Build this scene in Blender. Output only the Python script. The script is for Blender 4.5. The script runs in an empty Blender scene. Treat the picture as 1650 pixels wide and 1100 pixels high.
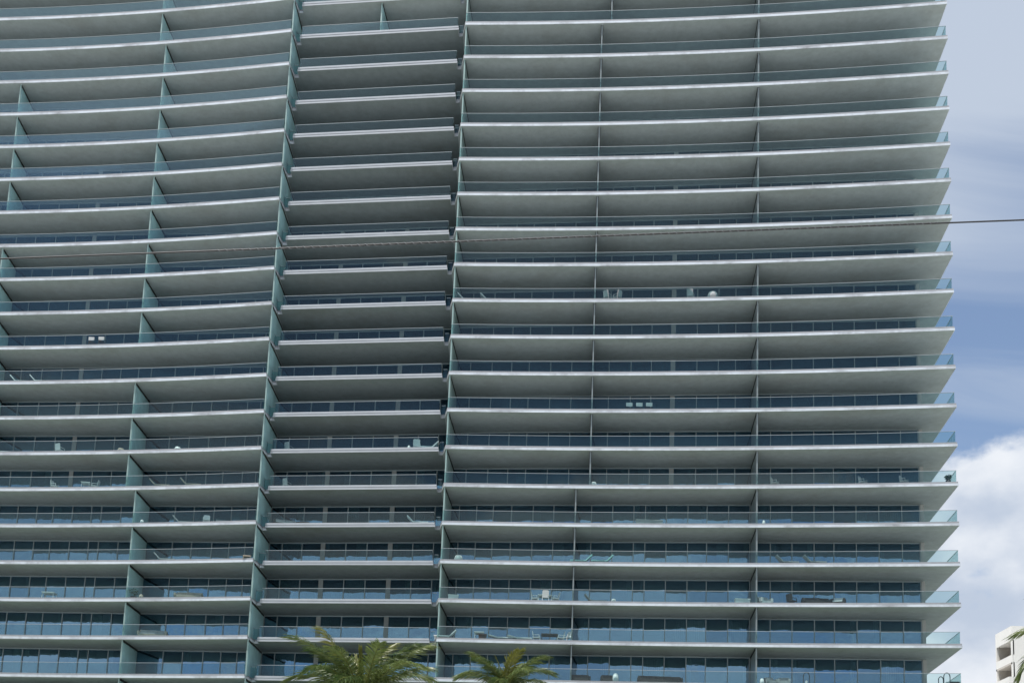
import bpy, bmesh, math, random
from mathutils import Vector, Matrix, Euler
R = math.radians
rng = random.Random(7)
scene = bpy.context.scene
COL = scene.collection

# ------------------------------------------------------------------ camera
cam = bpy.data.cameras.new('camera')
camo = bpy.data.objects.new('camera', cam)
COL.objects.link(camo)
scene.camera = camo
EYE = 1.6
cam.sensor_width = 36.0
cam.lens = 36.0 * 1900 / 1650
cam.shift_y = (1163.2 - 550) / 1650
cam.clip_start = 0.1
cam.clip_end = 6000
TILT, ROLL = 0.1561133, 0.0364415
fw = Vector((0, math.cos(TILT), math.sin(TILT)))
up0 = Vector((0, -math.sin(TILT), math.cos(TILT)))
rt0 = Vector((1, 0, 0))
rt = rt0 * math.cos(ROLL) + up0 * math.sin(ROLL)
up = up0 * math.cos(ROLL) - rt0 * math.sin(ROLL)
camo.matrix_world = Matrix(((rt.x, up.x, -fw.x, 0), (rt.y, up.y, -fw.y, 0), (rt.z, up.z, -fw.z, EYE), (0, 0, 0, 1)))

# ------------------------------------------------------------------ light
SUN_EL, SUN_AZ = R(73), R(-128)
world = bpy.data.worlds.new('World')
scene.world = world
world.use_nodes = True
nt = world.node_tree
N, LK = nt.nodes, nt.links
N.clear()


def wn(t, **kw):
    n = N.new(t)
    for k, v in kw.items():
        setattr(n, k, v)
    return n


def wmath(op, a, b=None, clamp=False):
    n = wn('ShaderNodeMath', operation=op, use_clamp=clamp)
    for i, v in enumerate((a, b)):
        if v is None:
            continue
        if isinstance(v, (int, float)):
            n.inputs[i].default_value = v
        else:
            LK.new(v, n.inputs[i])
    return n.outputs[0]


def wsmooth(v, lo, hi):
    n = wn('ShaderNodeMapRange', interpolation_type='SMOOTHSTEP')
    LK.new(v, n.inputs[0])
    n.inputs[1].default_value = lo
    n.inputs[2].default_value = hi
    return n.outputs[0]


sky = wn('ShaderNodeTexSky', sky_type='NISHITA', sun_disc=False, sun_elevation=SUN_EL, sun_rotation=SUN_AZ,
         air_density=1.0, dust_density=0.6, ozone_density=2.0)
geo = wn('ShaderNodeTexCoord')
sep = wn('ShaderNodeSeparateXYZ')
LK.new(geo.outputs['Generated'], sep.inputs[0])
# cloud deck seen in perspective: direction projected on a plane overhead
den = wmath('ADD', wmath('MAXIMUM', sep.outputs[2], 0.0), 0.12)
comb = wn('ShaderNodeCombineXYZ')
LK.new(wmath('DIVIDE', sep.outputs[0], den), comb.inputs[0])
LK.new(wmath('DIVIDE', sep.outputs[1], den), comb.inputs[1])
cirrus = wn('ShaderNodeTexNoise')
cirrus.inputs['Scale'].default_value = 1.5
cirrus.inputs['Detail'].default_value = 8
cirrus.inputs['Roughness'].default_value = 0.5
cirrus.inputs['Distortion'].default_value = 0.9
mapc = wn('ShaderNodeMapping')
mapc.inputs['Location'].default_value = (0.35, 0.2, 0)
mapc.inputs['Scale'].default_value = (1.0, 2.0, 1.0)
mapc.inputs['Rotation'].default_value = (0, 0, 0.5)
LK.new(comb.outputs[0], mapc.inputs[0])
LK.new(mapc.outputs[0], cirrus.inputs['Vector'])
veil = wmath('MULTIPLY', wsmooth(sep.outputs[2], 0.44, 0.64), 0.52)
m_cirrus = wmath('MULTIPLY', wsmooth(wmath('ADD', cirrus.outputs[0], veil), 0.46, 0.84), 0.78)
m_cirrus = wmath('ADD', m_cirrus, 0.10)
# cumulus banks low in the sky
cum = wn('ShaderNodeTexNoise')
cum.inputs['Scale'].default_value = 4.2
cum.inputs['Detail'].default_value = 9
cum.inputs['Roughness'].default_value = 0.55
mapq = wn('ShaderNodeMapping')
mapq.inputs['Location'].default_value = (0.0, 0.0, 0.0)
mapq.inputs['Scale'].default_value = (1.0, 1.0, 1.5)
LK.new(geo.outputs['Generated'], mapq.inputs[0])
LK.new(mapq.outputs[0], cum.inputs['Vector'])
bias = wmath('MULTIPLY', wsmooth(sep.outputs[2], 0.46, 0.26), 0.30)
m_cum = wsmooth(wmath('ADD', cum.outputs[0], bias), 0.645, 0.715)
shade = wn('ShaderNodeTexNoise')
shade.inputs['Scale'].default_value = 7.0
shade.inputs['Detail'].default_value = 6
LK.new(mapq.outputs[0], shade.inputs['Vector'])
shr = wn('ShaderNodeMix', data_type='RGBA')
LK.new(wsmooth(shade.outputs[0], 0.36, 0.60), shr.inputs[0])
CLOUD = 6.0
shr.inputs[6].default_value = (0.60 * CLOUD, 0.69 * CLOUD, 0.84 * CLOUD, 1)
shr.inputs[7].default_value = (1.0 * CLOUD, 1.04 * CLOUD, 1.1 * CLOUD, 1)
mx1 = wn('ShaderNodeMix', data_type='RGBA')
LK.new(m_cirrus, mx1.inputs[0])
LK.new(sky.outputs[0], mx1.inputs[6])
mx1.inputs[7].default_value = (0.66 * CLOUD, 0.745 * CLOUD, 0.875 * CLOUD, 1)
mx2 = wn('ShaderNodeMix', data_type='RGBA')
LK.new(m_cum, mx2.inputs[0])
LK.new(mx1.outputs[2], mx2.inputs[6])
LK.new(shr.outputs[2], mx2.inputs[7])
bg = wn('ShaderNodeBackground')
bg.inputs[1].default_value = 0.10
LK.new(mx2.outputs[2], bg.inputs[0])
wo = wn('ShaderNodeOutputWorld')
LK.new(bg.outputs[0], wo.inputs[0])

sun = bpy.data.lights.new('sun', 'SUN')
sun.energy = 4.6
sun.angle = R(0.53)
sun.color = (1.0, 0.96, 0.91)
suno = bpy.data.objects.new('sun', sun)
COL.objects.link(suno)
sd = Vector((math.sin(SUN_AZ) * math.cos(SUN_EL), math.cos(SUN_AZ) * math.cos(SUN_EL), math.sin(SUN_EL)))
suno.rotation_euler = sd.to_track_quat('Z', 'Y').to_euler()
suno.location = (-80, -20, 160)

vs = scene.view_settings
vs.view_transform = 'Standard'
vs.look = 'None'
vs.gamma = 1.0
vs.exposure = 0.55
scene.render.engine = 'CYCLES'
cy = scene.cycles
cy.max_bounces = 9
cy.diffuse_bounces = 4
cy.glossy_bounces = 4
cy.transmission_bounces = 4
cy.transparent_max_bounces = 24
cy.use_denoising = True
cy.caustics_reflective = False
cy.caustics_refractive = False


# ------------------------------------------------------------------ materials
def mat(name, col, rough=0.7, spec=0.3, metal=0.0, var=0.0, vscale=0.6, bump=0.0, bscale=20.0, wear=None,
        stretch=(1, 1, 1), objvar=0.0):
    m = bpy.data.materials.new(name)
    m.use_nodes = True
    t = m.node_tree
    b = t.nodes['Principled BSDF']
    b.inputs['Roughness'].default_value = rough
    b.inputs['Specular IOR Level'].default_value = spec
    b.inputs['Metallic'].default_value = metal
    b.inputs['Base Color'].default_value = (*col, 1)
    g = t.nodes.new('ShaderNodeNewGeometry')
    mp = t.nodes.new('ShaderNodeMapping')
    mp.inputs['Scale'].default_value = stretch
    t.links.new(g.outputs['Position'], mp.inputs[0])
    cur = None
    if var:
        n = t.nodes.new('ShaderNodeTexNoise')
        n.inputs['Scale'].default_value = vscale
        n.inputs['Detail'].default_value = 8
        n.inputs['Roughness'].default_value = 0.65
        t.links.new(mp.outputs[0], n.inputs['Vector'])
        r = t.nodes.new('ShaderNodeMapRange')
        r.inputs[1].default_value = 0.3
        r.inputs[2].default_value = 0.7
        r.inputs[3].default_value = 1 - var
        r.inputs[4].default_value = 1 + var
        t.links.new(n.outputs[0], r.inputs[0])
        mm = t.nodes.new('ShaderNodeMix')
        mm.data_type = 'RGBA'
        mm.blend_type = 'MULTIPLY'
        mm.inputs[0].default_value = 1
        mm.inputs[6].default_value = (*col, 1)
        t.links.new(r.outputs[0], mm.inputs[7])
        cur = mm.outputs[2]
    if wear:
        wc, ws, lo, hi = wear
        n = t.nodes.new('ShaderNodeTexNoise')
        n.inputs['Scale'].default_value = ws
        n.inputs['Detail'].default_value = 10
        n.inputs['Roughness'].default_value = 0.7
        t.links.new(mp.outputs[0], n.inputs['Vector'])
        r = t.nodes.new('ShaderNodeMapRange')
        r.inputs[1].default_value = lo
        r.inputs[2].default_value = hi
        t.links.new(n.outputs[0], r.inputs[0])
        mm = t.nodes.new('ShaderNodeMix')
        mm.data_type = 'RGBA'
        t.links.new(r.outputs[0], mm.inputs[0])
        if cur:
            t.links.new(cur, mm.inputs[6])
        else:
            mm.inputs[6].default_value = (*col, 1)
        mm.inputs[7].default_value = (*wc, 1)
        cur = mm.outputs[2]
    if objvar:
        oi = t.nodes.new('ShaderNodeObjectInfo')
        hs = t.nodes.new('ShaderNodeHueSaturation')
        r = t.nodes.new('ShaderNodeMapRange')
        r.inputs[3].default_value = 1 - objvar
        r.inputs[4].default_value = 1 + objvar
        t.links.new(oi.outputs['Random'], r.inputs[0])
        t.links.new(r.outputs[0], hs.inputs['Value'])
        if cur:
            t.links.new(cur, hs.inputs['Color'])
        else:
            hs.inputs['Color'].default_value = (*col, 1)
        cur = hs.outputs[0]
    if cur:
        t.links.new(cur, b.inputs['Base Color'])
    if bump:
        n = t.nodes.new('ShaderNodeTexNoise')
        n.inputs['Scale'].default_value = bscale
        n.inputs['Detail'].default_value = 5
        t.links.new(mp.outputs[0], n.inputs['Vector'])
        bp = t.nodes.new('ShaderNodeBump')
        bp.inputs['Strength'].default_value = bump
        bp.inputs['Distance'].default_value = 0.02
        t.links.new(n.outputs[0], bp.inputs['Height'])
        t.links.new(bp.outputs[0], b.inputs['Normal'])
    return m


def glass(name, tint, refl, gain, rough=0.0, rtint=(1, 1, 1), wave=0.0):
    m = bpy.data.materials.new(name)
    m.use_nodes = True
    t = m.node_tree
    t.nodes.clear()
    o = t.nodes.new('ShaderNodeOutputMaterial')
    tr = t.nodes.new('ShaderNodeBsdfTransparent')
    tr.inputs[0].default_value = (*tint, 1)
    gl = t.nodes.new('ShaderNodeBsdfGlossy')
    gl.inputs[0].default_value = (*rtint, 1)
    gl.inputs['Roughness'].default_value = rough
    fr = t.nodes.new('ShaderNodeFresnel')
    fr.inputs[0].default_value = 1.5
    mr = t.nodes.new('ShaderNodeMath')
    mr.operation = 'MULTIPLY_ADD'
    mr.use_clamp = True
    mr.inputs[1].default_value = gain
    mr.inputs[2].default_value = refl
    t.links.new(fr.outputs[0], mr.inputs[0])
    mx = t.nodes.new('ShaderNodeMixShader')
    t.links.new(mr.outputs[0], mx.inputs[0])
    t.links.new(tr.outputs[0], mx.inputs[1])
    t.links.new(gl.outputs[0], mx.inputs[2])
    t.links.new(mx.outputs[0], o.inputs[0])
    if wave:
        g = t.nodes.new('ShaderNodeNewGeometry')
        n = t.nodes.new('ShaderNodeTexNoise')
        n.inputs['Scale'].default_value = 1.3
        n.inputs['Detail'].default_value = 2
        t.links.new(g.outputs['Position'], n.inputs['Vector'])
        bp = t.nodes.new('ShaderNodeBump')
        bp.inputs['Strength'].default_value = 1.0
        bp.inputs['Distance'].default_value = wave
        t.links.new(n.outputs[0], bp.inputs['Height'])
        t.links.new(bp.outputs[0], gl.inputs['Normal'])
        t.links.new(bp.outputs[0], fr.inputs['Normal'])
    return m


M = {}
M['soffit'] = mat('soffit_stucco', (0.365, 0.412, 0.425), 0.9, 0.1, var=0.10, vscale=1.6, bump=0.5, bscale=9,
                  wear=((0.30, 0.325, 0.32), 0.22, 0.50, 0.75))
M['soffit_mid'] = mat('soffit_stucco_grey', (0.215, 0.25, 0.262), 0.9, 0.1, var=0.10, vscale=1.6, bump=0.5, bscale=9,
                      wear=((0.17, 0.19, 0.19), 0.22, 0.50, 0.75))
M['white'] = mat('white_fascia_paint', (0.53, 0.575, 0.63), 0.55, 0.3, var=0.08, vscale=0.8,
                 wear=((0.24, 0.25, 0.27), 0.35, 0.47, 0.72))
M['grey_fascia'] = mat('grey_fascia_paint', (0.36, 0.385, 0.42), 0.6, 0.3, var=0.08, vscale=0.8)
M['kerb'] = mat('grey_kerb_metal', (0.27, 0.28, 0.30), 0.5, 0.4, var=0.12, vscale=1.2)
M['teal'] = mat('teal_partition_glass', (0.56, 0.74, 0.76), 0.3, 0.5, var=0.14, vscale=0.9, bump=0.15, bscale=3)
M['teal_edge'] = mat('pale_glass_edge', (0.24, 0.34, 0.33), 0.4, 0.5)
M['dark'] = mat('shadow_gap_dark', (0.035, 0.04, 0.04), 0.7, 0.2)
M['frame'] = mat('aluminium_frame', (0.23, 0.28, 0.30), 0.45, 0.5, metal=0.2)
M['column'] = mat('painted_column', (0.24, 0.26, 0.265), 0.8, 0.2, var=0.05)
M['wall'] = mat('end_wall_stucco', (0.38, 0.39, 0.38), 0.9, 0.1, var=0.06)
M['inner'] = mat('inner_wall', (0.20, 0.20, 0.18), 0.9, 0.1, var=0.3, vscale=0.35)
M['rail'] = mat('steel_handrail', (0.36, 0.40, 0.42), 0.4, 0.5, metal=0.3)
M['pane'] = glass('window_glass', (0.42, 0.55, 0.54), 0.24, 1.4, 0.0, (0.43, 0.70, 0.98), wave=0.008)
M['railglass'] = glass('railing_glass', (0.82, 0.91, 0.91), 0.016, 0.29, 0.0, (0.90, 0.97, 1.0))
M['curtain'] = mat('pale_curtain', (0.70, 0.72, 0.72), 0.95, 0.05, objvar=0.25)
M['wplastic'] = mat('white_plastic', (0.58, 0.60, 0.60), 0.4, 0.4)
M['wicker'] = mat('dark_wicker', (0.045, 0.042, 0.04), 0.7, 0.3, var=0.3, vscale=30)
M['beige'] = mat('beige_fabric', (0.34, 0.30, 0.25), 0.9, 0.1, var=0.1, vscale=6)
M['grey_fab'] = mat('grey_fabric', (0.30, 0.32, 0.33), 0.9, 0.1, var=0.1, vscale=6)
M['aqua'] = mat('aqua_fabric', (0.30, 0.55, 0.55), 0.85, 0.1)
M['iron'] = mat('black_iron', (0.02, 0.025, 0.025), 0.5, 0.5)
M['clay'] = mat('dark_clay', (0.05, 0.05, 0.05), 0.7, 0.3)
M['leafd'] = mat('pot_foliage', (0.05, 0.09, 0.035), 0.6, 0.3, objvar=0.2)
M['cable'] = mat('black_cable', (0.03, 0.03, 0.032), 0.5, 0.4)
M['lash'] = mat('steel_lashing_wire', (0.22, 0.23, 0.24), 0.5, 0.4, metal=0.3)
M['bark'] = mat('palm_bark', (0.22, 0.19, 0.15), 0.9, 0.1, var=0.25, vscale=3, stretch=(1, 1, 6), bump=0.8, bscale=10)
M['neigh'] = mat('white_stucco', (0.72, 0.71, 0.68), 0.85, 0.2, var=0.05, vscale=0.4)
M['neigh_in'] = mat('stucco_recess_shade', (0.50, 0.47, 0.43), 0.9, 0.1, var=0.1)  # duller stucco tone, the shade of the balcony recesses put into the colour
M['ground'] = mat('pale_paving', (0.47, 0.475, 0.455), 0.9, 0.15, var=0.15, vscale=0.1)
M['added_lawn'] = mat('added_lawn', (0.07, 0.11, 0.035), 0.95, 0.05, var=0.3, vscale=0.8)
M['asphalt'] = mat('asphalt', (0.06, 0.06, 0.062), 0.9, 0.2, var=0.2, vscale=0.6)
M['paint'] = mat('road_paint', (0.75, 0.75, 0.72), 0.7, 0.2)


def translucent(m, fac):
    t = m.node_tree
    b_ = t.nodes['Principled BSDF']
    o_ = t.nodes['Material Output']
    tl = t.nodes.new('ShaderNodeBsdfTranslucent')
    src = b_.inputs['Base Color'].links
    if src:
        t.links.new(src[0].from_socket, tl.inputs[0])
    mx_ = t.nodes.new('ShaderNodeMixShader')
    mx_.inputs[0].default_value = fac
    t.links.new(b_.outputs[0], mx_.inputs[1])
    t.links.new(tl.outputs[0], mx_.inputs[2])
    t.links.new(mx_.outputs[0], o_.inputs[0])


translucent(M['teal'], 0.6)
M['greyp'] = mat('grey_partition_glass', (0.20, 0.24, 0.25), 0.35, 0.5, var=0.10, vscale=0.9)
M['greyp_edge'] = mat('grey_partition_edge', (0.17, 0.20, 0.21), 0.4, 0.4)
M['midp'] = mat('grey_green_partition_glass', (0.40, 0.50, 0.49), 0.35, 0.5, var=0.10, vscale=0.9)
translucent(M['midp'], 0.5)


def leafmat(name, col, back):
    m = bpy.data.materials.new(name)
    m.use_nodes = True
    t = m.node_tree
    b = t.nodes['Principled BSDF']
    b.inputs['Roughness'].default_value = 0.42
    b.inputs['Specular IOR Level'].default_value = 0.45
    oi = t.nodes.new('ShaderNodeObjectInfo')
    g = t.nodes.new('ShaderNodeNewGeometry')
    n = t.nodes.new('ShaderNodeTexNoise')
    n.inputs['Scale'].default_value = 2.5
    n.inputs['Detail'].default_value = 4
    t.links.new(g.outputs['Position'], n.inputs['Vector'])
    ad = t.nodes.new('ShaderNodeMath')
    ad.operation = 'MULTIPLY_ADD'
    ad.inputs[1].default_value = 0.5
    t.links.new(oi.outputs['Random'], ad.inputs[0])
    r = t.nodes.new('ShaderNodeMapRange')
    r.inputs[1].default_value = 0.3
    r.inputs[2].default_value = 0.75
    r.inputs[3].default_value = -0.1
    r.inputs[4].default_value = 0.6
    t.links.new(n.outputs[0], r.inputs[0])
    t.links.new(r.outputs[0], ad.inputs[2])
    mx = t.nodes.new('ShaderNodeMix')
    mx.data_type = 'RGBA'
    t.links.new(ad.outputs[0], mx.inputs[0])
    mx.inputs[6].default_value = (*col, 1)
    mx.inputs[7].default_value = (*back, 1)
    t.links.new(mx.outputs[2], b.inputs['Base Color'])
    tl = t.nodes.new('ShaderNodeBsdfTranslucent')
    t.links.new(mx.outputs[2], tl.inputs[0])
    ms = t.nodes.new('ShaderNodeMixShader')
    ms.inputs[0].default_value = 0.35
    o = t.nodes['Material Output']
    t.links.new(b.outputs[0], ms.inputs[1])
    t.links.new(tl.outputs[0], ms.inputs[2])
    t.links.new(ms.outputs[0], o.inputs[0])
    return m


M['frond'] = leafmat('palm_frond', (0.035, 0.068, 0.018), (0.14, 0.175, 0.05))
M['frond_new'] = leafmat('palm_frond_young', (0.11, 0.13, 0.025), (0.20, 0.20, 0.05))
M['frond_dry'] = leafmat('palm_frond_dry', (0.30, 0.25, 0.15), (0.42, 0.38, 0.28))


# ------------------------------------------------------------------ mesh helpers
class MB:
    def __init__(self):
        self.v, self.f, self.m = [], [], []

    def face(self, idx, mi=0):
        self.f.append(idx)
        self.m.append(mi)

    def quad(self, a, b, c, d, mi=0):
        n = len(self.v)
        self.v += [tuple(a), tuple(b), tuple(c), tuple(d)]
        self.face((n, n + 1, n + 2, n + 3), mi)

    def box(self, x0, x1, y0, y1, z0, z1, mi=0, M4=None):
        n = len(self.v)
        c = [(x, y, z) for z in (z0, z1) for y in (y0, y1) for x in (x0, x1)]
        if M4:
            c = [tuple(M4 @ Vector(p)) for p in c]
        self.v += c
        for q in ((0, 2, 3, 1), (4, 5, 7, 6), (0, 1, 5, 4), (2, 6, 7, 3), (0, 4, 6, 2), (1, 3, 7, 5)):
            self.face(tuple(n + i for i in q), mi)
        return self

    def strip(self, path, o0, o1, z0, z1, mi=0):
        """box section swept along a plan path; o0/o1 = offsets to the right of travel (outwards)"""
        P = [Vector(p[:2]) for p in path]
        n0 = len(self.v)
        for i, p in enumerate(P):
            a = (P[i] - P[i - 1]).normalized() if i else None
            b = (P[i + 1] - P[i]).normalized() if i < len(P) - 1 else None
            na = Vector((a.y, -a.x)) if a else None
            nb = Vector((b.y, -b.x)) if b else None
            if na is None:
                nn = nb
            elif nb is None:
                nn = na
            else:
                nn = (na + nb)
                nn = nn / max(0.35, nn.dot(na)) if nn.length > 1e-6 else na
            for o, z in ((o0, z0), (o1, z0), (o1, z1), (o0, z1)):
                q = p + nn * o
                self.v.append((q.x, q.y, z))
        for i in range(len(P) - 1):
            for k in range(4):
                a = n0 + i * 4 + k
                b = n0 + i * 4 + (k + 1) % 4
                self.face((a, b, b + 4, a + 4), mi)
        self.face(tuple(n0 + k for k in range(4)), mi)
        e = n0 + (len(P) - 1) * 4
        self.face(tuple(e + 3 - k for k in range(4)), mi)
        return self

    def tube(self, pts, rad, seg=8, mi=0, cap=True):
        n0 = len(self.v)
        pts = [Vector(p) for p in pts]
        rr = rad if isinstance(rad, (list, tuple)) else [rad] * len(pts)
        for i, p in enumerate(pts):
            d = (pts[min(i + 1, len(pts) - 1)] - pts[max(i - 1, 0)]).normalized()
            ref = Vector((0, 0, 1)) if abs(d.z) < 0.9 else Vector((1, 0, 0))
            s = d.cross(ref).normalized()
            t = s.cross(d)
            for k in range(seg):
                a = 2 * math.pi * k / seg
                self.v.append(tuple(p + (s * math.cos(a) + t * math.sin(a)) * rr[i]))
        for i in range(len(pts) - 1):
            for k in range(seg):
                a, b = n0 + i * seg + k, n0 + i * seg + (k + 1) % seg
                self.face((a, b, b + seg, a + seg), mi)
        if cap:
            self.face(tuple(n0 + seg - 1 - k for k in range(seg)), mi)
            e = n0 + (len(pts) - 1) * seg
            self.face(tuple(e + k for k in range(seg)), mi)
        return self

    def lathe(self, prof, seg=12, mi=0):
        n0 = len(self.v)
        for r_, z in prof:
            for k in range(seg):
                a = 2 * math.pi * k / seg
                self.v.append((r_ * math.cos(a), r_ * math.sin(a), z))
        for i in range(len(prof) - 1):
            for k in range(seg):
                a, b = n0 + i * seg + k, n0 + i * seg + (k + 1) % seg
                self.face((a, b, b + seg, a + seg), mi)
        self.face(tuple(n0 + seg - 1 - k for k in range(seg)), mi)
        e = n0 + (len(prof) - 1) * seg
        self.face(tuple(e + k for k in range(seg)), mi)
        return self

    def mesh(self, name, mats, smooth=False, fix=True):
        me = bpy.data.meshes.new(name)
        me.from_pydata(self.v, [], self.f)
        for m_ in (mats if isinstance(mats, (list, tuple)) else [mats]):
            me.materials.append(m_)
        me.polygons.foreach_set('material_index', self.m)
        if smooth:
            me.polygons.foreach_set('use_smooth', [True] * len(self.f))
        me.update()
        if fix:
            bm = bmesh.new()
            bm.from_mesh(me)
            bmesh.ops.recalc_face_normals(bm, faces=bm.faces)
            bm.to_mesh(me)
            bm.free()
        return me


def link(name, data, parent=None, loc=(0, 0, 0), rot=None):
    o = bpy.data.objects.new(name, data)
    COL.objects.link(o)
    o.location = loc
    if rot:
        o.rotation_euler = rot
    if parent:
        o.parent = parent
    return o


def tag(o, label, cat, group=None):
    o['label'] = label
    o['category'] = cat
    if group:
        o['group'] = group
    return o


# ------------------------------------------------------------------ setting: ground
def sheet(name, x0, x1, y0, y1, z, m):
    b = MB()
    b.quad((x0, y0, z), (x1, y0, z), (x1, y1, z), (x0, y1, z))
    o = link(name, b.mesh(name, m, fix=False))
    o['kind'] = 'structure'
    return o


sheet('ground', -2500, 2500, -2500, 3500, 0.0, M['ground'])
sheet('added_lawn', -120, 120, 66, 93, 0.004, M['added_lawn'])  # unseen lawn, added to weaken ground bounce on the lower soffits
sheet('road', -2000, 2000, 6, 18, 0.004, M['asphalt'])
b = MB()
for k in range(-60, 60):
    b.box(k * 9.0, k * 9.0 + 3.0, 11.93, 12.07, 0.006, 0.010)
o = link('road_marking', b.mesh('road_marking', M['paint']))
o['kind'] = 'structure'
for y0, y1 in ((-2.5, 5.8), (18.2, 23.9)):
    b = MB().box(-600, 600, y0, y1, 0.0, 0.13)
    o = link('pavement', b.mesh('pavement', M['ground']))
    o['kind'] = 'structure'
for y0, y1 in ((5.8, 6.0), (18.0, 18.2)):
    b = MB().box(-600, 600, y0, y1, 0.0, 0.14)
    o = link('kerb', b.mesh('kerb', M['kerb']))
    o['kind'] = 'structure'

# ------------------------------------------------------------------ the tower
PITCH = 3.35
ZTOP = 81.988 + EYE


def Z(i):
    return ZTOP - PITCH * i          # middle of the white slab edge of level i (0 = top of view)


def fl(x):
    return -2.08242299e-03 * x * x - 2.94422309e-01 * x + 91.5209629


def fr_(x):
    return -1.44847741e-03 * x * x - 6.60479162e-02 * x + 95.0751893


def fm(x):
    return 97.92 + (x + 21.85) * (96.07 - 97.92) / 14.7


def lin(a, b, n):
    return [a + (b - a) * k / (n - 1) for k in range(n)]


LEFT = [(x, fl(x)) for x in lin(-62, -22.55, 28)]
NOTCH_L = [(-22.3, 98.80), (-21.87, 98.76)]
MID = [(-21.85, fm(-21.85)), (-7.15, fm(-7.15))]
NOTCH_R = [(-7.13, 96.92), (-6.78, 96.87)]
RIGHT = [(x, fr_(x)) for x in lin(-6.5, 35.32, 30)]
SIDE = [(35.94, 97.7), (36.31, 101.8), (36.9, 105.0), (38.2, 114.0)]
EDGE = LEFT + NOTCH_L + MID + NOTCH_R + RIGHT + SIDE
TOWER = Vector((0, 98, 0))
tower = link('apartment_tower', None, None, TOWER)
tag(tower, 'tall curved apartment tower with stacked white-edged balconies and blue-green glass', 'building')


def part(name, me, z=0.0, parent=None):
    """meshes are written in world plan coordinates; children of the tower subtract its base"""
    if parent is None:
        return link(name, me, tower, (-TOWER.x, -TOWER.y, z))
    return link(name, me, parent, (0, 0, 0))


# slab shared by every storey: soffit under the middle bays has a darker grey material
def slab_mesh():
    m_ = MB()
    zb, zt = -0.11, 0.11

    def poly(pts, mi):
        n = len(pts)
        s = len(m_.v)
        m_.v += [(x, y, zb) for x, y in pts] + [(x, y, zt) for x, y in pts]
        m_.face(tuple(s + n - 1 - k for k in range(n)), mi)
        m_.face(tuple(s + n + k for k in range(n)), 0)
        for k in range(n):
            k2 = (k + 1) % n
            m_.face((s + k, s + k2, s + n + k2, s + n + k), 0)
    poly(LEFT + NOTCH_L[:1] + [(-22.26, 118.0), (-62, 120)], 0)
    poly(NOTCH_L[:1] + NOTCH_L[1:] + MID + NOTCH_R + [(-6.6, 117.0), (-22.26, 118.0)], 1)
    poly(NOTCH_R[1:] + RIGHT + SIDE + [(-6.6, 117.0)], 0)
    return m_.mesh('slab', [M['soffit'], M['soffit_mid']])


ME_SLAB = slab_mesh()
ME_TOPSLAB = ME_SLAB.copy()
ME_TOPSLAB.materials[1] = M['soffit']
f_left = LEFT + NOTCH_L
f_right = NOTCH_R[1:] + RIGHT + SIDE
ME_FASL = MB().strip(f_left, -0.012, 0.035, -0.118, 0.078).mesh('fascia', M['white'])
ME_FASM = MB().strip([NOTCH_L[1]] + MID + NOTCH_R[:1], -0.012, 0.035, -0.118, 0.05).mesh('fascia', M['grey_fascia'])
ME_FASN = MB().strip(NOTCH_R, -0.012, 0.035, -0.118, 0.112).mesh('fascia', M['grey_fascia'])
ME_FASR = MB().strip(f_right[1:], -0.012, 0.035, -0.118, 0.078).mesh('fascia', M['white'])
ME_KERB = MB().strip(EDGE, -0.16, 0.010, 0.081, 0.235).mesh('kerb', M['kerb'])
ME_KERBM = MB().strip(MID, 0.012, 0.05, 0.09, 0.26).mesh('kerb', M['grey_fascia'])

ra = LEFT[:-1] + [(-22.55, fl(-22.55))] + NOTCH_L
ME_RGL = MB().strip(ra, -0.115, -0.095, 0.235, 1.195).mesh('glass', M['railglass'])
ME_RHL = MB().strip(ra, -0.13, -0.08, 1.195, 1.225).mesh('handrail', M['rail'])
rm = [(-21.85, 98.7)] + MID + [(-7.15, 96.85)]
ME_RGM = MB().strip(rm, -0.115, -0.095, 0.26, 1.195).mesh('glass', M['railglass'])
ME_RHM = MB().strip(rm, -0.13, -0.08, 1.195, 1.225).mesh('handrail', M['rail'])
ME_RGR = MB().strip(RIGHT + SIDE[:3], -0.115, -0.095, 0.235, 1.195).mesh('glass', M['railglass'])
ME_RHR = MB().strip(RIGHT + SIDE[:3], -0.13, -0.08, 1.195, 1.225).mesh('handrail', M['rail'])
ME_RGN = MB().strip(NOTCH_R, -0.115, -0.095, 0.235, 1.05).mesh('glass', M['railglass'])
ME_RHN = MB().strip(NOTCH_R, -0.13, -0.08, 1.05, 1.09).mesh('handrail', M['rail'])

LEVELS = range(-2, 25)
for i in LEVELS:
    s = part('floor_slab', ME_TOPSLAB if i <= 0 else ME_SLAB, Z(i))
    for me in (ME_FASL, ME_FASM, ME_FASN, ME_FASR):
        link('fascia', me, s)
    link('kerb', ME_KERB, s)
    link('kerb', ME_KERBM, s)
    for g_, h_ in ((ME_RGL, ME_RHL), (ME_RGM, ME_RHM), (ME_RGR, ME_RHR), (ME_RGN, ME_RHN)):
        r_ = part('railing', g_, Z(i))
        link('handrail', h_, r_)

# partitions between the flats: panel, pale front edge, dark strip painting in the shadow gap under the soffit
def partition_mesh(p0, p1, th=0.11, pm='teal', em='teal_edge'):
    d = (Vector(p1) - Vector(p0)).normalized()
    a = Vector(p0) + d * 0.22
    pan = MB().strip([a, p1], -th / 2, th / 2, 0.11, 3.05).mesh('partition', M[pm])
    cap = MB().strip([a - d * 0.03, a], -th / 2 - 0.005, th / 2 + 0.005, 0.11, 3.235).mesh('edge_trim', M[em])
    ch = MB().strip([a, Vector(p1)], -th / 2 - 0.03, th / 2 + 0.03, 3.05, 3.238).mesh('shadow_gap', M['dark'])
    return pan, cap, ch


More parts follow.
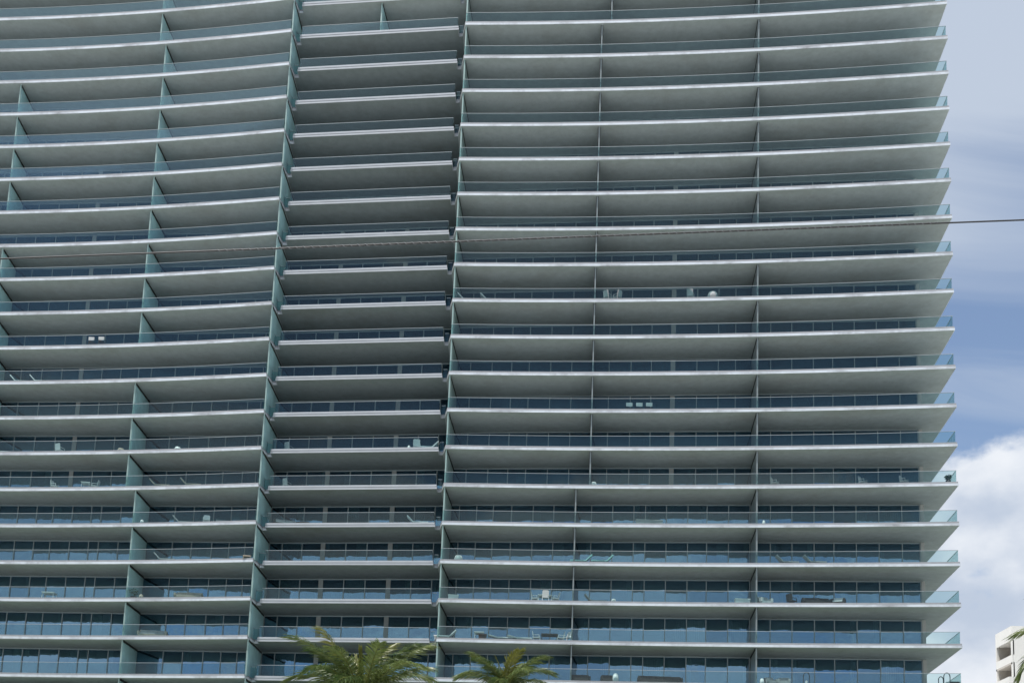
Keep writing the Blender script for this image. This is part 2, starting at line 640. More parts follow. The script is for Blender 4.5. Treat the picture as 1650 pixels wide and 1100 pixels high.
PARTS = {
    'A': ((-22.50, fl(-22.5)), (-22.42, 102.1)), 'C': ((-6.44, fr_(-6.44)), (-6.08, 99.9)),
    'D': ((5.80, fr_(5.8)), (6.05, 98.6)), 'D2': ((4.66, fr_(4.66)), (4.86, 98.7)),
    'E': ((19.57, fr_(19.57)), (19.9, 97.1)), 'G': ((-34.68, fl(-34.68)), (-34.62, 103.25)),
    'G2': ((-33.75, fl(-33.75)), (-33.72, 103.2)), 'H': ((-48.6, fl(-48.6)), (-48.85, 104.55)),
    'G0': ((-35.3, fl(-35.3)), (-35.2, 103.3)), 'D0': ((6.63, fr_(6.63)), (6.9, 98.5)),
    'M': ((-14.4, fm(-14.4)), (-14.0, 101.2)), 'I': ((-58.5, fl(-58.5)), (-58.9, 105.4)),
}
PM = {k: partition_mesh(*v, 0.11, *(('greyp', 'greyp_edge') if k[0] in 'DE' else ('midp', 'teal_edge') if k == 'C' else ('teal', 'teal_edge'))) for k, v in PARTS.items()}


def add_partition(key, i):           # the one that stands on level i+1, below slab i
    pan, cap, ch = PM[key]
    o_ = part('partition', pan, Z(i + 1))
    link('edge_trim', cap, o_)
    link('shadow_gap', ch, o_)


for i in range(-2, 24):
    add_partition('A', i)
    add_partition('C', i)
    add_partition('D0' if i <= 0 else 'D' if i < 14 else 'D2', i)
    if i != 7:
        add_partition('E', i)
    if i != 10:
        add_partition('G0' if i <= 0 else 'G' if i < 14 else 'G2', i)
    if 2 <= i < 13 and i != 6:
        add_partition('H', i)
    add_partition('I', i)
    if i == 0:
        add_partition('M', i)


# glazing lines
def gl(x):
    return -0.0938537 * x + 100.0574


def gm(x):
    return 102.3 + (x + 22.3) * (100.25 - 102.3) / 15.9


def gr(x):
    return -0.107854 * x + 99.3176


RB = [21.49, 23.29, 25.13, 26.76, 28.61, 30.48, 32.37, 33.82]
WIN = {
    ('R', 0): [-6.08, -4.87, -2.94, -1.18, 0.39, 2.31, 4.18, 6.05, 7.48, 9.40, 11.18, 13.06, 15.14, 16.99, 18.47, 19.90] + RB,
    ('R', 1): [-6.08, -5.31, -3.78, -2.31, -0.70, 1.18, 2.99, 4.86, 6.27, 8.10, 9.92, 10.91, 12.71, 14.53, 16.15, 17.98, 19.78] + RB,
    ('L', 0): [-62, -60.2, -58.4, -56.5, -54.6, -52.8, -51.0, -49.1, -47.18, -45.18, -43.23, -41.37, -39.36, -37.54, -35.84, -34.62,
               -32.35, -30.49, -28.64, -27.08, -25.27, -24.03, -22.45],
    ('L', 1): [-62, -60.2, -58.4, -56.5, -54.6, -52.8, -51.0, -49.5, -47.9, -46.10, -44.28, -42.73, -40.89, -39.09, -38.16, -36.31, -34.87,
               -33.72, -31.25, -29.48, -27.62, -26.00, -24.53, -23.68, -22.45],
    ('M', 0): [-22.35, -21.16, -19.33, -17.42, -15.34, -13.42, -11.34, -9.32, -7.48, -6.5],
}
WIN[('M', 1)] = WIN[('M', 0)]
THICK = {('R', 0): (13.06,), ('R', 1): (), ('L', 0): (-41.37,), ('L', 1): (), ('M', 0): (-17.42, -11.34), ('M', 1): (-17.42, -11.34)}
LINE = {'L': gl, 'M': gm, 'R': gr}
FRAMES = {}
for key, xs in WIN.items():
    g = LINE[key[0]]
    b = MB()
    pts = [(x, g(x)) for x in (xs[0], xs[-1])]
    b.strip(pts, -0.05, 0.05, 0.11, 0.20)
    b.strip(pts, -0.05, 0.05, 3.14, 3.238)
    for x in xs:
        w = 0.20 if x in THICK[key] else 0.04
        b.strip([(x - w, g(x - w)), (x + w, g(x + w))], -0.06, 0.075, 0.20, 3.14, 1 if w > 0.1 else 0)
    FRAMES[key] = b.mesh('window_frame', [M['frame'], M['column']])


def pane_corners(g, x0, x1, tz, ty):
    w = x1 - x0
    y0, y1 = g(x0), g(x1)
    out = []
    for x, y, z, s in ((x0, y0, 0.18, -1), (x1, y1, 0.18, 1), (x1, y1, 3.16, 1), (x0, y0, 3.16, -1)):
        out.append((x, y + tz * s * w / 2 + ty * (z - 1.65), z))
    return out


rest = MB()
for i in range(-2, 24):
    lo = 1 if i >= 14 else 0
    for wing in 'LMR':
        xs = WIN[(wing, lo)]
        g = LINE[wing]
        single = 13 <= i <= 18
        fr = part('window_frame', FRAMES[(wing, lo)], Z(i + 1))
        for x0, x1 in zip(xs, xs[1:]):
            tz, ty = rng.gauss(0, 0.006), rng.gauss(0, 0.010)
            c = pane_corners(g, x0, x1, tz, ty)
            back = [(x, y + 0.02, z) for x, y, z in c]
            tgt = MB() if (single and x0 > -47.6) else rest
            dz = 0 if tgt is not rest else Z(i + 1)
            n = len(tgt.v)
            tgt.v += [(x, y, z + dz) for x, y, z in c + back]
            for q in ((0, 1, 2, 3), (7, 6, 5, 4), (0, 4, 5, 1), (1, 5, 6, 2), (2, 6, 7, 3), (3, 7, 4, 0)):
                tgt.face(tuple(n + k for k in q))
            if tgt is not rest and rng.random() < 0.42:
                w_ = x1 - x0
                cw = w_ * rng.choice((0.25, 0.35, 0.5, 0.92))
                cx0 = x0 + 0.04 if rng.random() < 0.5 else x1 - 0.04 - cw
                nf_ = max(4, int(cw / 0.09))
                cp = [(cx0 + cw * q / nf_, g(cx0 + cw * q / nf_) + 0.22 + (0.035 if q % 2 else -0.035)) for q in range(nf_ + 1)]
                link('curtain', MB().strip(cp, -0.004, 0.004, 0.14, 3.18).mesh('curtain', M['curtain']), fr)
            if tgt is not rest:
                link('pane', tgt.mesh('pane', M['pane'], fix=False), fr)
o = part('upper_panes', rest.mesh('upper_panes', M['pane'], fix=False))
o['kind'] = 'stuff'

# end wall beside the last window, inner walls that close the rooms
ME_END = MB().strip([(33.88, gr(33.88) - 0.06), (34.16, gr(34.16) - 0.06), (34.6, 99.5), (36.0, 113.8)], -0.25, 0, 0.11, 3.24).mesh('end_wall', M['wall'])
for i in range(-2, 24):
    part('end_wall', ME_END, Z(i + 1))
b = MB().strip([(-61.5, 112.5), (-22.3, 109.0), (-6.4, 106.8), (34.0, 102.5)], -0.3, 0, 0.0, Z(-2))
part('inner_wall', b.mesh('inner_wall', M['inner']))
b = MB().box(-61, 35, 104, 113, Z(-2) + 0.12, Z(-2) + 3.4)
part('roof_house', b.mesh('roof_house', M['wall']))

# ------------------------------------------------------------------ overhead cable
b = MB()
A_ = Vector((-24.0, 16.0, EYE + 7.77))
B_ = Vector((24.0, 16.0, EYE + 11.64))
pts = []
for k in range(81):
    t = k / 80
    p = A_.lerp(B_, t)
    pts.append(p)
cabo = link('overhead_cable', b.tube(pts, 0.0115, 6).mesh('overhead_cable', M['cable'], smooth=True))
tag(cabo, 'dark overhead utility cable with twisted lashing crossing in front of the tower', 'cable')
b = MB()
hp = []
turns = 170
for k in range(turns * 6 + 1):
    t = k / (turns * 6)
    x = -4.6 + t * 10.6
    u_ = (x - A_.x) / (B_.x - A_.x)
    p = A_.lerp(B_, u_)
    a = 2 * math.pi * turns * t * 0.55
    hp.append(p + Vector((0, math.cos(a), math.sin(a))) * 0.0145)
link('lashing_wire', b.tube(hp, 0.005, 4).mesh('lashing_wire', M['lash']), cabo)

# ------------------------------------------------------------------ palms
def frond_mesh(L, droop, width, rnd, mats, sway=0.0, nl=44, fold=0.0):
    """one feather frond: grows along +x from the origin, arching over; leaflets on both sides.
    fold 0 = open frond with hanging leaflets, 1 = young spear with leaflets pressed forward"""
    b = MB()
    n = 16
    spine = []
    p = Vector((0, 0, 0))
    for k in range(n + 1):
        t = k / n
        spine.append(p.copy())
        ang = -droop * t ** 1.4
        p = p + Vector((math.cos(ang), sway * t, math.sin(ang))) * (L / n)
    b.tube(spine, [0.026 * (1 - 0.85 * k / n) + 0.003 for k in range(n + 1)], 5, 1)

    def at(t):
        f = t * n
        k = min(int(f), n - 1)
        return spine[k].lerp(spine[k + 1], f - k), (spine[k + 1] - spine[k]).normalized()
    for k in range(nl):
        t = min(0.995, 0.16 + 0.84 * (k + rnd.random() * 0.6) / nl)
        c, d = at(t)
        env = 0.35 + 0.65 * math.sin(math.pi * min(1.0, 0.12 + 0.80 * t)) ** 0.7
        for sgn in (-1, 1):
            if rnd.random() < 0.06:
                continue
            ll = width * env * rnd.uniform(0.7, 1.15)
            side = Vector((0, sgn, 0)) * (1 - 0.75 * fold)
            upv = Vector((-d.z, 0, d.x))
            d1 = (side + d * (0.35 + 0.9 * t + 1.2 * fold) + upv * rnd.uniform(-0.15, 0.45)).normalized()
            w = rnd.uniform(0.013, 0.024)
            sag = rnd.uniform(0.4, 1.25) * (1 - 0.8 * fold)
            p1 = c + d1 * ll * 0.38
            d2 = (d1 + Vector((0, 0, -1)) * sag).normalized()
            p2 = p1 + d2 * ll * 0.34
            d3 = (d2 + Vector((0, 0, -1)) * sag).normalized()
            p3 = p2 + d3 * ll * 0.34
            wv = d1.cross(Vector((rnd.uniform(-.5, .5), rnd.uniform(-.5, .5), 1)))
            wv = (wv.normalized() if wv.length > 0.1 else d) * w
            s = len(b.v)
            b.v += [tuple(c - wv * .5), tuple(c + wv * .5), tuple(p1 - wv), tuple(p1 + wv), tuple(p2 - wv * .7), tuple(p2 + wv * .7), tuple(p3)]
            b.face((s, s + 1, s + 3, s + 2))
            b.face((s + 2, s + 3, s + 5, s + 4))
            b.face((s + 4, s + 5, s + 6))
    return b.mesh('frond', mats, fix=False)


def young_colour(t):
    return t < 0.09


def palm(x, y, h, label, seed, scale=1.0, nf=22, lean=(0.4, 0.0), spec=None):
    rnd = random.Random(seed)
    root = link('palm_tree', None, None, (x - lean[0], y - lean[1], 0))
    tag(root, label, 'palm tree', 'palms in front of the tower')
    pts, rads = [], []
    for k in range(15):
        t = k / 14
        pts.append((lean[0] * t * t, lean[1] * t * t, (h - 0.25) * t))
        rads.append(0.17 - 0.07 * t + 0.12 * max(0, 1 - t * 9) + (0.012 if k % 2 else 0))
    link('trunk', MB().tube(pts, rads, 12).mesh('trunk', M['bark'], smooth=True), root)
    top = Vector((lean[0], lean[1], h - 0.3))
    b = MB().lathe([(0.10, -0.25), (0.17, 0.05), (0.15, 0.35), (0.06, 0.75), (0.01, 0.95)], 10)
    link('crown_shaft', b.mesh('crown_shaft', M['frond_new'], smooth=True), root, top)
    for k in range(nf):
        t = k / (nf - 1)
        az = k * 2.39996 + rnd.uniform(-0.25, 0.25)
        el = R(78 - 92 * t + rnd.uniform(-9, 9))
        L = scale * (1.9 + 1.5 * math.sin(math.pi * min(1, t * .75 + 0.18))) * rnd.uniform(0.88, 1.12)
        dr = 0.5 + 1.6 * min(1, t * 1.6) + rnd.uniform(-0.15, 0.35)
        mats = [M['frond_new'], M['frond_new']] if young_colour(t) else [M['frond'], M['frond_new']]
        if rnd.random() < 0.12 and t > 0.45:
            mats = [M['frond_dry'], M['frond_dry']]
        young = t < 0.05
        me = frond_mesh(L * (0.72 if young else 1), 0.25 if young else dr, (0.34 if young else 0.80) * scale, rnd, mats, rnd.uniform(-0.2, 0.2), 40 if young else 84, 0.6 if young else 0.0)
        link('frond', me, root, top + Vector((0, 0, 0.35 * (1 - t))), (rnd.uniform(-0.3, 0.3), -el, az))
    # dry flower stalks between the fronds
    for k in range(4):
        az = rnd.uniform(0, 6.28)
        b = MB()
        d = Vector((math.cos(az), math.sin(az), 0))
        base = [d * (0.15 + 0.55 * q) + Vector((0, 0, 0.1 + 0.75 * q - 0.5 * q * q)) for q in (0, 0.35, 0.7, 1.0)]
        b.tube(base, [0.022, 0.018, 0.014, 0.01], 5)
        for q in range(12):
            e = base[2] + (base[3] - base[2]) * rnd.random()
            e2 = e + Vector((rnd.uniform(-.25, .25), rnd.uniform(-.25, .25), rnd.uniform(-.2, .15)))
            b.tube([e, e2], [0.010, 0.014], 4)
        link('flower_stalk', b.mesh('flower_stalk', M['frond_dry']), root, top)
    return root


palm(-5.9, 45.0, 9.1, 'full-crowned palm rising before the middle bay, the wider of the two crowns', 11, 1.08, 56)
palm(-0.37, 55.0, 11.75, 'smaller sparse palm crown to the right of the full one, pale flower stalks', 29, 0.88, 30, (-0.5, 0.2))
palm(20.75, 40.0, 11.1, 'palm with drooping fronds partly cut off beside the white neighbouring building', 31, 1.1, 34, (-0.3, 0.0))

# ------------------------------------------------------------------ neighbouring building
nb = link('neighbouring_building', None, None, (66.95, 155.0, 0))
tag(nb, 'low white building with deep open balconies far behind the tower corner', 'building')
TOPZ = EYE + 40.1
W_, D_ = 26.0, 5.3
part_ = lambda n, m_: link(n, m_, nb)
b = MB().box(0, W_, 0.35, D_, 0, TOPZ - 2.2)
b2 = MB()
b2.box(0.0, W_, 0.0, D_, TOPZ - 1.95, TOPZ)
link('parapet', b2.mesh('parapet', M['neigh']), nb)
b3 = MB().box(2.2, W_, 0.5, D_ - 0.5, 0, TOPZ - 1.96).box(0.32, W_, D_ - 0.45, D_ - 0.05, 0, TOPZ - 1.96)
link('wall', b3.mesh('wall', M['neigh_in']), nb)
for k in range(13):
    zt = TOPZ - 1.95 - 3.05 * k
    if zt < 3:
        break
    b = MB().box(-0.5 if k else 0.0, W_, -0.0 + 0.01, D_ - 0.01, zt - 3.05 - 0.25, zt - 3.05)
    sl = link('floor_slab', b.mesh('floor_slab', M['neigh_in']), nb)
    b = MB().box(-0.5 if k else 0.0, 0.12, 0.02, D_ - 0.02, zt - 3.04, zt - 2.0)
    link('balustrade', b.mesh('balustrade', M['neigh']), nb)
    b = MB().box(0.0, 0.3, 0.0, 0.35, zt - 2.0, zt).box(0.0, 0.3, D_ - 0.3, D_, zt - 2.0, zt)
    b.box(0.14, W_, 0.0, 0.2, zt - 3.04, zt)
    link('pier', b.mesh('pier', M['neigh']), nb)

# ------------------------------------------------------------------ balcony furniture
def ent(name, x, y, i, rz, label, cat, group=None):
    o_ = link(name, None, None, (x, y, Z(i) + 0.112), (0, 0, rz))
    return tag(o_, label, cat, group)


SH = {}


def once(key, fn):
    if key not in SH:
        SH[key] = fn()
    return SH[key]


def chair(x, y, i, rz, label, m='wplastic', group='balcony chairs', s=1.0, low=False):
    t = ent('chair', x, y, i, rz, label, 'chair', group)
    w = 0.27 * s
    sm = 'wicker' if low else m
    link('seat', once(('cs', sm, s), lambda: MB().box(-w, w, -w, w, 0.40, 0.45).mesh('seat', M[sm])), t)
    def back():
        b_ = MB()
        T = Matrix.Translation((0, w - 0.03, 0.45)) @ Matrix.Rotation(-0.18, 4, 'X')
        b_.box(-w, w, -0.02, 0.02, 0.12 if low else 0.0, 0.42 if low else 0.50, 0, T)
        if not low:
            b_.box(-w * 0.8, w * 0.8, -0.022, 0.022, 0.50, 0.55, 0, T)
        return b_.mesh('backrest', M[m])
    link('backrest', once(('cb', m, s, low), back), t)
    if low:
        m = 'wicker'
    for sx in (-1, 1):
        for sy in (-1, 1):
            link('leg', once(('cl', m, s, sx, sy), lambda: MB().tube([(sx * w * .9, sy * w * .9, 0.40), (sx * w * 1.02, sy * w * 1.05, 0)], [0.022, 0.016], 6).mesh('leg', M[m])), t)
        link('armrest', once(('ca', m, s, sx), lambda: MB().box(sx * w - 0.025, sx * w + 0.025, -w * .8, w, 0.62, 0.65).box(sx * w - 0.02, sx * w + 0.02, -w * .8, -w * .65, 0.45, 0.62).mesh('armrest', M[m])), t)
    return t


def lounger(x, y, i, rz, label, m='wplastic', group='balcony loungers', tilt=0.8):
    t = ent('sun_lounger', x, y, i, rz, label, 'lounger', group)
    link('bed', once(('lb', m), lambda: MB().box(-0.32, 0.32, -1.0, 0.3, 0.28, 0.37).mesh('bed', M[m])), t)
    def back():
        T = Matrix.Translation((0, 0.3, 0.33)) @ Matrix.Rotation(tilt, 4, 'X')
        return MB().box(-0.32, 0.32, 0.0, 0.75, -0.04, 0.05, 0, T).mesh('backrest', M[m])
    link('backrest', once(('lk', m, tilt), back), t)
    for sx in (-1, 1):
        for yy in (-0.9, 0.2):
            link('leg', once(('ll', m, sx, yy), lambda: MB().box(sx * .28 - .025, sx * .28 + .025, yy - .025, yy + .025, 0, 0.28).mesh('leg', M[m])), t)
    return t


def table(x, y, i, rz, label, m='wplastic', w=0.75, d=0.45, h=0.74, group='balcony tables'):
    t = ent('table', x, y, i, rz, label, 'table', group)
    link('table_top', MB().box(-w, w, -d, d, h - 0.05, h).box(-w + .06, w - .06, -d + .06, d - .06, h - 0.11, h - 0.05).mesh('table_top', M[m]), t)
    for sx in (-1, 1):
        for sy in (-1, 1):
            link('leg', MB().tube([(sx * (w - .08), sy * (d - .08), h - .11), (sx * (w - .05), sy * (d - .05), 0)], [0.035, 0.028], 6).mesh('leg', M[m]), t)
    return t


def sofa(x, y, i, rz, label, m='wicker', w=1.0, cm='grey_fab', group='balcony sofas', cat='sofa'):
    t = ent('sofa' if w > 0.6 else 'armchair', x, y, i, rz, label, cat, group)
    link('base', MB().box(-w, w, -0.42, 0.42, 0.05, 0.36).mesh('base', M[m]), t)
    b_ = MB()
    T = Matrix.Translation((0, 0.36, 0.36)) @ Matrix.Rotation(-0.12, 4, 'X')
    b_.box(-w, w, -0.08, 0.08, 0, 0.48, 0, T)
    link('backrest', b_.mesh('backrest', M[m]), t)
    for sx in (-1, 1):
        link('armrest', MB().box(sx * w - 0.09, sx * w + 0.09, -0.42, 0.40, 0.3, 0.62).mesh('armrest', M[m]), t)
    n = max(1, int(w * 2 / 0.7))
    cw = (2 * w - 0.22) / n
    for k in range(n):
        x0 = -w + 0.11 + k * cw
        b_ = MB().box(x0 + .01, x0 + cw - .01, -0.40, 0.25, 0.36, 0.48)
        b_.box(x0 + .02, x0 + cw - .02, 0.16, 0.28, 0.48, 0.80 + 0.02 * (k % 2))
        link('cushion', b_.mesh('cushion', M[cm]), t)
    return t


def pot_plant(x, y, i, label, pr=0.2, ph=0.4, fr=0.35, fh=0.9, seed=1):
    rnd = random.Random(seed)
    t = ent('potted_plant', x, y, i, 0, label, 'plant', 'balcony plants')
    link('pot', MB().lathe([(pr * .7, 0), (pr, ph * .6), (pr * 1.08, ph), (pr * .95, ph), (pr * .9, ph - .05)], 12).mesh('pot', M['clay'], smooth=True), t)
    b_ = MB()
    for k in range(160):
        c = Vector((rnd.gauss(0, 1), rnd.gauss(0, 1), rnd.gauss(0, 1)))
        c = c.normalized() * (rnd.random() ** 0.4)
        c = Vector((c.x * fr, c.y * fr, ph + (fh - ph) * (0.55 + 0.45 * c.z)))
        d = Vector((rnd.uniform(-1, 1), rnd.uniform(-1, 1), rnd.uniform(-.3, 1))).normalized() * 0.13
        s_ = d.cross(Vector((rnd.random(), rnd.random(), 1))).normalized() * 0.035
        n = len(b_.v)
        b_.v += [tuple(c - s_), tuple(c + s_), tuple(c + d + s_ * .3), tuple(c + d - s_ * .3)]
        b_.face((n, n + 1, n + 2, n + 3))
    link('foliage', b_.mesh('foliage', M['leafd'], fix=False), t)
    link('stem', MB().tube([(0, 0, ph - .06), (0.02, 0, ph + .3)], 0.02, 6).mesh('stem', M['bark']), t)
    return t


def lantern(x, y, i, label, h=1.2, m='iron'):
    t = ent('arched_lantern', x, y, i, 0, label, 'lantern', 'balcony lanterns')
    w = h * 0.19
    link('base', MB().box(-w * 1.15, w * 1.15, -w * 1.15, w * 1.15, 0, 0.07).mesh('base', M[m]), t)
    for sx in (-1, 1):
        link('post', MB().tube([(sx * w, 0, 0.07), (sx * w, 0, h * .72)], 0.035, 6).mesh('post', M[m]), t)
    arc = [(w * math.cos(a), 0, h * .72 + w * 1.3 * math.sin(a)) for a in lin(0, math.pi, 13)]
    link('arch', MB().tube(arc, 0.038, 6).mesh('arch', M[m]), t)
    link('candle', MB().lathe([(w * .45, 0.07), (w * .45, h * .4), (w * .1, h * .42)], 10).mesh('candle', M['wplastic']), t)
    return t


def stool(x, y, i, label, r=0.26, m='wplastic', h=0.5):
    t = ent('garden_stool', x, y, i, 0, label, 'stool', 'balcony stools')
    link('body', MB().lathe([(r * .6, 0), (r * .95, h * .3), (r, h * .55), (r * .8, h * .9), (r * .45, h)], 14).mesh('body', M[m], smooth=True), t)
    link('top', MB().lathe([(r * .6, h * .9), (r * .72, h * 0.99), (r * .4, h * 1.06), (r * .05, h * 1.08)], 14).mesh('top', M[m], smooth=True), t)
    return t


def bench(x, y, i, rz, label, w=0.6, m='wplastic'):
    t = ent('storage_bench', x, y, i, rz, label, 'bench', 'balcony benches')
    link('box', MB().box(-w, w, -0.25, 0.25, 0.06, 0.46).mesh('box', M[m]), t)
    link('lid', MB().box(-w - .03, w + .03, -0.28, 0.28, 0.462, 0.53).mesh('lid', M[m]), t)
    for sx in (-1, 1):
        link('foot', MB().box(sx * (w - .08) - .05, sx * (w - .08) + .05, -0.22, 0.22, 0, 0.06).mesh('foot', M['iron']), t)
    return t


def fy(x):
    return fl(x) if x < -22 else fm(x) if x < -6.9 else fr_(x)


LV = {19: 'lowest balcony', 18: 'second balcony from the bottom', 17: 'third balcony from the bottom', 16: 'fourth balcony from the bottom',
      15: 'fifth balcony from the bottom', 14: 'sixth balcony from the bottom', 13: 'seventh balcony from the bottom',
      12: 'eighth balcony from the bottom', 11: 'ninth balcony from the bottom', 10: 'tenth balcony from the bottom', 9: 'eleventh balcony from the bottom'}
PI = math.pi


def put(fn, i, x, dep, *a, **k):
    return fn(x, fy(x) + dep, i, *a, **k)


put(chair, 12, 8.99, .75, PI, 'first of three white-backed chairs side by side on right wing, ' + LV[12], low=True)
put(chair, 12, 9.83, .75, PI, 'middle of three white-backed chairs side by side on right wing, ' + LV[12], low=True)
put(chair, 12, 10.66, .75, PI, 'last of three white-backed chairs side by side on right wing, ' + LV[12], low=True)
put(chair, 13, -41.36, .7, 2.7, 'white armchair standing alone on left wing, ' + LV[13], s=1.1)
put(stool, 13, -30.33, .6, 'round white stool right of the teal partition, left wing, ' + LV[13], 0.3)
put(lounger, 13, -46.86, .8, PI / 2, 'white lounger at the picture edge, left wing, ' + LV[13])
put(stool, 13, -35.6, .6, 'beige pouf touching the teal partition, left wing, ' + LV[13], 0.32, 'beige')
put(chair, 13, -9.08, .6, PI, 'white square-backed chair on the middle bay, ' + LV[13], s=1.1)
put(lounger, 13, -8.0, .6, -PI / 2, 'white lounger beside the square-backed chair, middle bay, ' + LV[13])
put(stool, 13, -9.75, .5, 'small white stool next to square-backed chair, middle bay, ' + LV[13], 0.14)
put(chair, 13, -20.41, .8, 2.6, 'grey chair at the far end of the middle bay, ' + LV[13], 'grey_fab')
put(chair, 14, -41.49, .7, 1.4, 'white chair seen side-on, left wing, ' + LV[14])
put(table, 14, -38.6, .8, 0.1, 'small white table on the left wing, ' + LV[14], w=0.4)
put(chair, 14, -37.8, .8, -1.5, 'white chair pulled up to the small white table, left wing, ' + LV[14])
put(lounger, 14, -31.77, .6, PI / 2, 'beige lounger right of teal partition, left wing, ' + LV[14], 'beige')
put(lounger, 14, -28.91, .6, PI / 2, 'beige lounger farther from the partition, left wing, ' + LV[14], 'beige')
put(chair, 14, -20.35, .7, 2.6, 'grey armchair by the corner of the middle bay, ' + LV[14], 'grey_fab')
put(stool, 14, 6.15, .5, 'white ball-shaped stool in front of grey partition line, ' + LV[14], 0.27)
put(chair, 14, 21.15, .6, 1.0, 'grey chair just right of the end bay partition, ' + LV[14], 'grey_fab')
put(chair, 14, 28.17, .6, 0.8, 'pale chair midway along the end bay, ' + LV[14], 'grey_fab')
put(chair, 14, 31.39, .6, 0.8, 'pale chair by the last window of the end bay, ' + LV[14], 'grey_fab')
put(pot_plant, 14, 34.85, .75, 'dark potted shrub standing at the glass corner of the tower, ' + LV[14], 0.2, 0.5, 0.3, 0.95, 3)
put(stool, 15, -33.0, .45, 'small white stool right of teal partition, left wing, ' + LV[15], 0.18)
put(lounger, 15, -29.37, .8, PI / 2, 'grey lounger on the left wing, ' + LV[15], 'grey_fab')
put(chair, 15, -27.16, .6, 0.2, 'white chair facing the windows, left wing, ' + LV[15])
put(sofa, 15, -25.9, 1.6, 0.2, 'grey armchair behind the white chair, left wing, ' + LV[15], 'grey_fab', 0.5, cat='armchair')
put(sofa, 15, -20.29, 1.0, 0.3, 'dark sofa in the corner of the middle bay, ' + LV[15], 'wicker', 1.0)
put(table, 15, -18.6, .8, 0, 'low dark table beside the dark sofa, middle bay, ' + LV[15], 'wicker', 0.45, 0.3, 0.45)
put(lounger, 15, -8.75, .6, PI / 2, 'white lounger on the middle bay, ' + LV[15])
put(stool, 15, 20.2, .45, 'small white stool against the end bay partition, ' + LV[15], 0.13)
put(bench, 15, 10.84, .5, 0, 'long low grey bench on the right wing, ' + LV[15], 1.1, 'grey_fab')
put(lounger, 16, -30.79, .7, PI / 2, 'grey lounger on the left wing, ' + LV[16], 'grey_fab')
put(lounger, 16, -23.3, .9, 0.2, 'beige lounger by the wing corner, left wing, ' + LV[16], 'beige')
put(stool, 16, -5.0, .5, 'rounded white chair-like stool on the right wing, ' + LV[16], 0.36, 'wplastic', 0.6)
put(lounger, 16, 5.35, .6, -PI / 2, 'aqua lounger nearer the grey partition, right wing, ' + LV[16], 'aqua')
put(lounger, 16, 7.1, .6, -PI / 2, 'aqua lounger farther from the grey partition, right wing, ' + LV[16], 'aqua')
put(lounger, 16, 22.01, .6, PI / 2, 'grey lounger nearer the partition, end bay, ' + LV[16], 'grey_fab')
put(lounger, 16, 24.2, .6, PI / 2, 'grey lounger farther from the partition, end bay, ' + LV[16], 'grey_fab')
put(table, 17, -41.05, .8, 0, 'white slender-legged table on the left wing, ' + LV[17], w=0.55)
put(pot_plant, 17, -33.2, .55, 'bushy potted shrub in front of the teal partition, left wing, ' + LV[17], 0.26, 0.35, 0.42, 1.05, 5)
put(stool, 17, -32.5, .5, 'small beige stool beside the potted shrub, left wing, ' + LV[17], 0.2, 'beige')
put(sofa, 17, -28.31, .9, 0, 'long brown sofa on the left wing, ' + LV[17], 'beige', 1.1, 'beige')
put(bench, 17, -5.3, .5, 0.05, 'white storage bench by the wing corner, right wing, ' + LV[17], 0.42)
put(table, 17, 2.38, .9, 0, 'white dining table on the right wing, ' + LV[17], w=0.6)
put(chair, 17, 1.55, .7, 1.4, 'white chair at one end of the white dining table, ' + LV[17])
put(chair, 17, 2.4, .35, PI, 'white chair in front of the white dining table, ' + LV[17])
put(chair, 17, 3.25, .7, -1.4, 'white chair at the other end of the white dining table, ' + LV[17])
put(lounger, 17, 6.5, .9, PI / 2, 'grey lounger right of the grey partition, ' + LV[17], 'grey_fab')
put(stool, 17, 8.05, .45, 'small white stool on the right wing, ' + LV[17], 0.2, 'wplastic', 0.42)
put(bench, 17, 18.5, .5, 0, 'white storage bench before the end bay partition, ' + LV[17], 0.6)
put(sofa, 17, 20.35, .7, 0.3, 'white wicker armchair behind the end bay partition, ' + LV[17], 'wplastic', 0.45, 'grey_fab', cat='armchair')
put(chair, 17, 22.5, .7, 2.2, 'dark wicker chair in the end bay, ' + LV[17], 'wicker', s=1.15)
put(sofa, 17, 24.5, .9, 0, 'long dark wicker sofa in the end bay, ' + LV[17], 'wicker', 1.1, 'wicker')
put(sofa, 17, 26.2, .9, -0.4, 'dark wicker armchair with pale cushion beside long sofa, end bay', 'wicker', 0.5, 'wplastic', cat='armchair')
put(sofa, 18, -31.3, .9, 0.1, 'large brown corner sofa beside the teal partition, ' + LV[18], 'beige', 1.15, 'grey_fab')
put(lounger, 18, -5.75, .55, -PI / 2, 'white lounger with raised back at the wing corner, ' + LV[18])
put(table, 18, -3.0, .8, 0, 'square white table on the right wing, ' + LV[18], w=0.42, d=0.42, h=0.8)
put(bench, 18, -2.7, .35, 0, 'dark box in front of the square white table, ' + LV[18], 0.32, 'wicker')
put(lounger, 18, -1.2, .6, PI / 2, 'low white lounger nearer the square table, ' + LV[18], tilt=0.25)
put(lounger, 18, 0.4, .6, PI / 2, 'low white lounger farther from the square table, ' + LV[18], tilt=0.25)
put(chair, 18, 1.80, .7, 1.45, 'white high-backed chair left of the dark dining table, ' + LV[18], s=1.1)
put(table, 18, 2.85, .75, 0, 'dark dining table on the right wing, ' + LV[18], 'wicker', 0.7, 0.45)
put(chair, 18, 3.75, .7, -1.45, 'white high-backed chair right of the dark dining table, ' + LV[18], s=1.1)
put(chair, 18, 4.3, .4, -0.9, 'white chair beside the grey partition near dark dining table', s=0.9)
put(sofa, 19, 5.5, .9, 0, 'dark sofa beside the grey partition, ' + LV[19], 'wicker', 0.75, 'wicker')
put(sofa, 19, 7.7, .8, 0, 'dark armchair in the middle of the right wing, ' + LV[19], 'wicker', 0.45, 'wicker', cat='armchair')
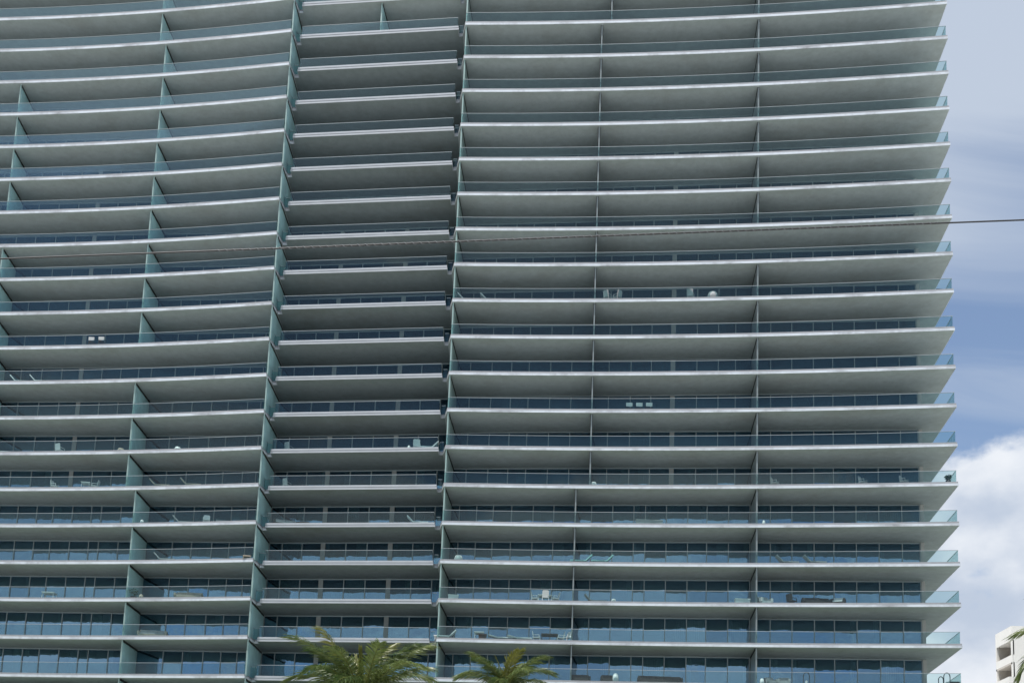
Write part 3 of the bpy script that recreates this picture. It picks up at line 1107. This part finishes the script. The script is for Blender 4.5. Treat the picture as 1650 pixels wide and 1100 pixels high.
put(stool, 19, 8.35, .5, 'white cylindrical stool between dark armchair and long sofa, ' + LV[19], 0.26, 'wplastic', 0.8)
put(sofa, 19, 12.0, .9, 0, 'very long dark sofa with cushions on the right wing, ' + LV[19], 'wicker', 1.75, 'wicker')
put(stool, 19, 20.1, .5, 'white stool touching the end bay partition, ' + LV[19], 0.2, 'wplastic', 0.6)
put(sofa, 19, 20.85, .8, 0.2, 'grey armchair nearer the partition, end bay, ' + LV[19], 'grey_fab', 0.38, 'grey_fab', cat='armchair')
put(sofa, 19, 21.9, .8, -0.2, 'grey armchair farther from the partition, end bay, ' + LV[19], 'grey_fab', 0.42, 'grey_fab', cat='armchair')
put(lantern, 19, 23.62, .6, 'black arched lantern alone in the end bay, ' + LV[19], 1.25)
put(lantern, 19, 33.98, .8, 'short black arched lantern at the tower corner, ' + LV[19], 1.0)
put(lantern, 19, 34.40, .7, 'tall black arched lantern at the tower corner, ' + LV[19], 1.3)
put(bench, 19, 34.98, .8, 0, 'black box planter at the glass corner of the tower, ' + LV[19], 0.32, 'iron')
put(bench, 9, 34.7, 1.0, 0, 'low dark bench at the glass corner of the tower, ' + LV[9], 0.45, 'iron')
put(chair, 10, -39.17, .35, PI, 'left one of two white chairs on the left wing, ' + LV[10], s=0.95, low=True)
put(chair, 10, -38.23, .35, PI, 'right one of two white chairs on the left wing, ' + LV[10], s=0.95, low=True)
put(lounger, 11, -45.87, .75, PI / 2, 'white lounger nearer the picture edge, left wing, ' + LV[11])
put(lounger, 11, -44.0, .75, PI / 2, 'white lounger farther from the picture edge, left wing, ' + LV[11])
put(lounger, 9, -5.3, .75, PI / 2, 'grey lounger at the wing corner, right wing, ' + LV[9], 'grey_fab')
put(lounger, 9, -3.3, .75, PI / 2, 'grey lounger farther from the wing corner, right wing, ' + LV[9], 'grey_fab')
put(chair, 9, 6.95, .45, 2.4, 'pale chair right next to the grey partition, ' + LV[9], 'grey_fab')
put(chair, 9, 7.75, .45, -2.4, 'pale chair second from the grey partition, ' + LV[9], 'grey_fab')
put(chair, 9, 14.0, .45, 2.8, 'pale chair far along the right wing, ' + LV[9], 'grey_fab')
put(stool, 9, 15.87, .45, 'round pale pouf far along the right wing, ' + LV[9], 0.45, 'grey_fab', 0.75)
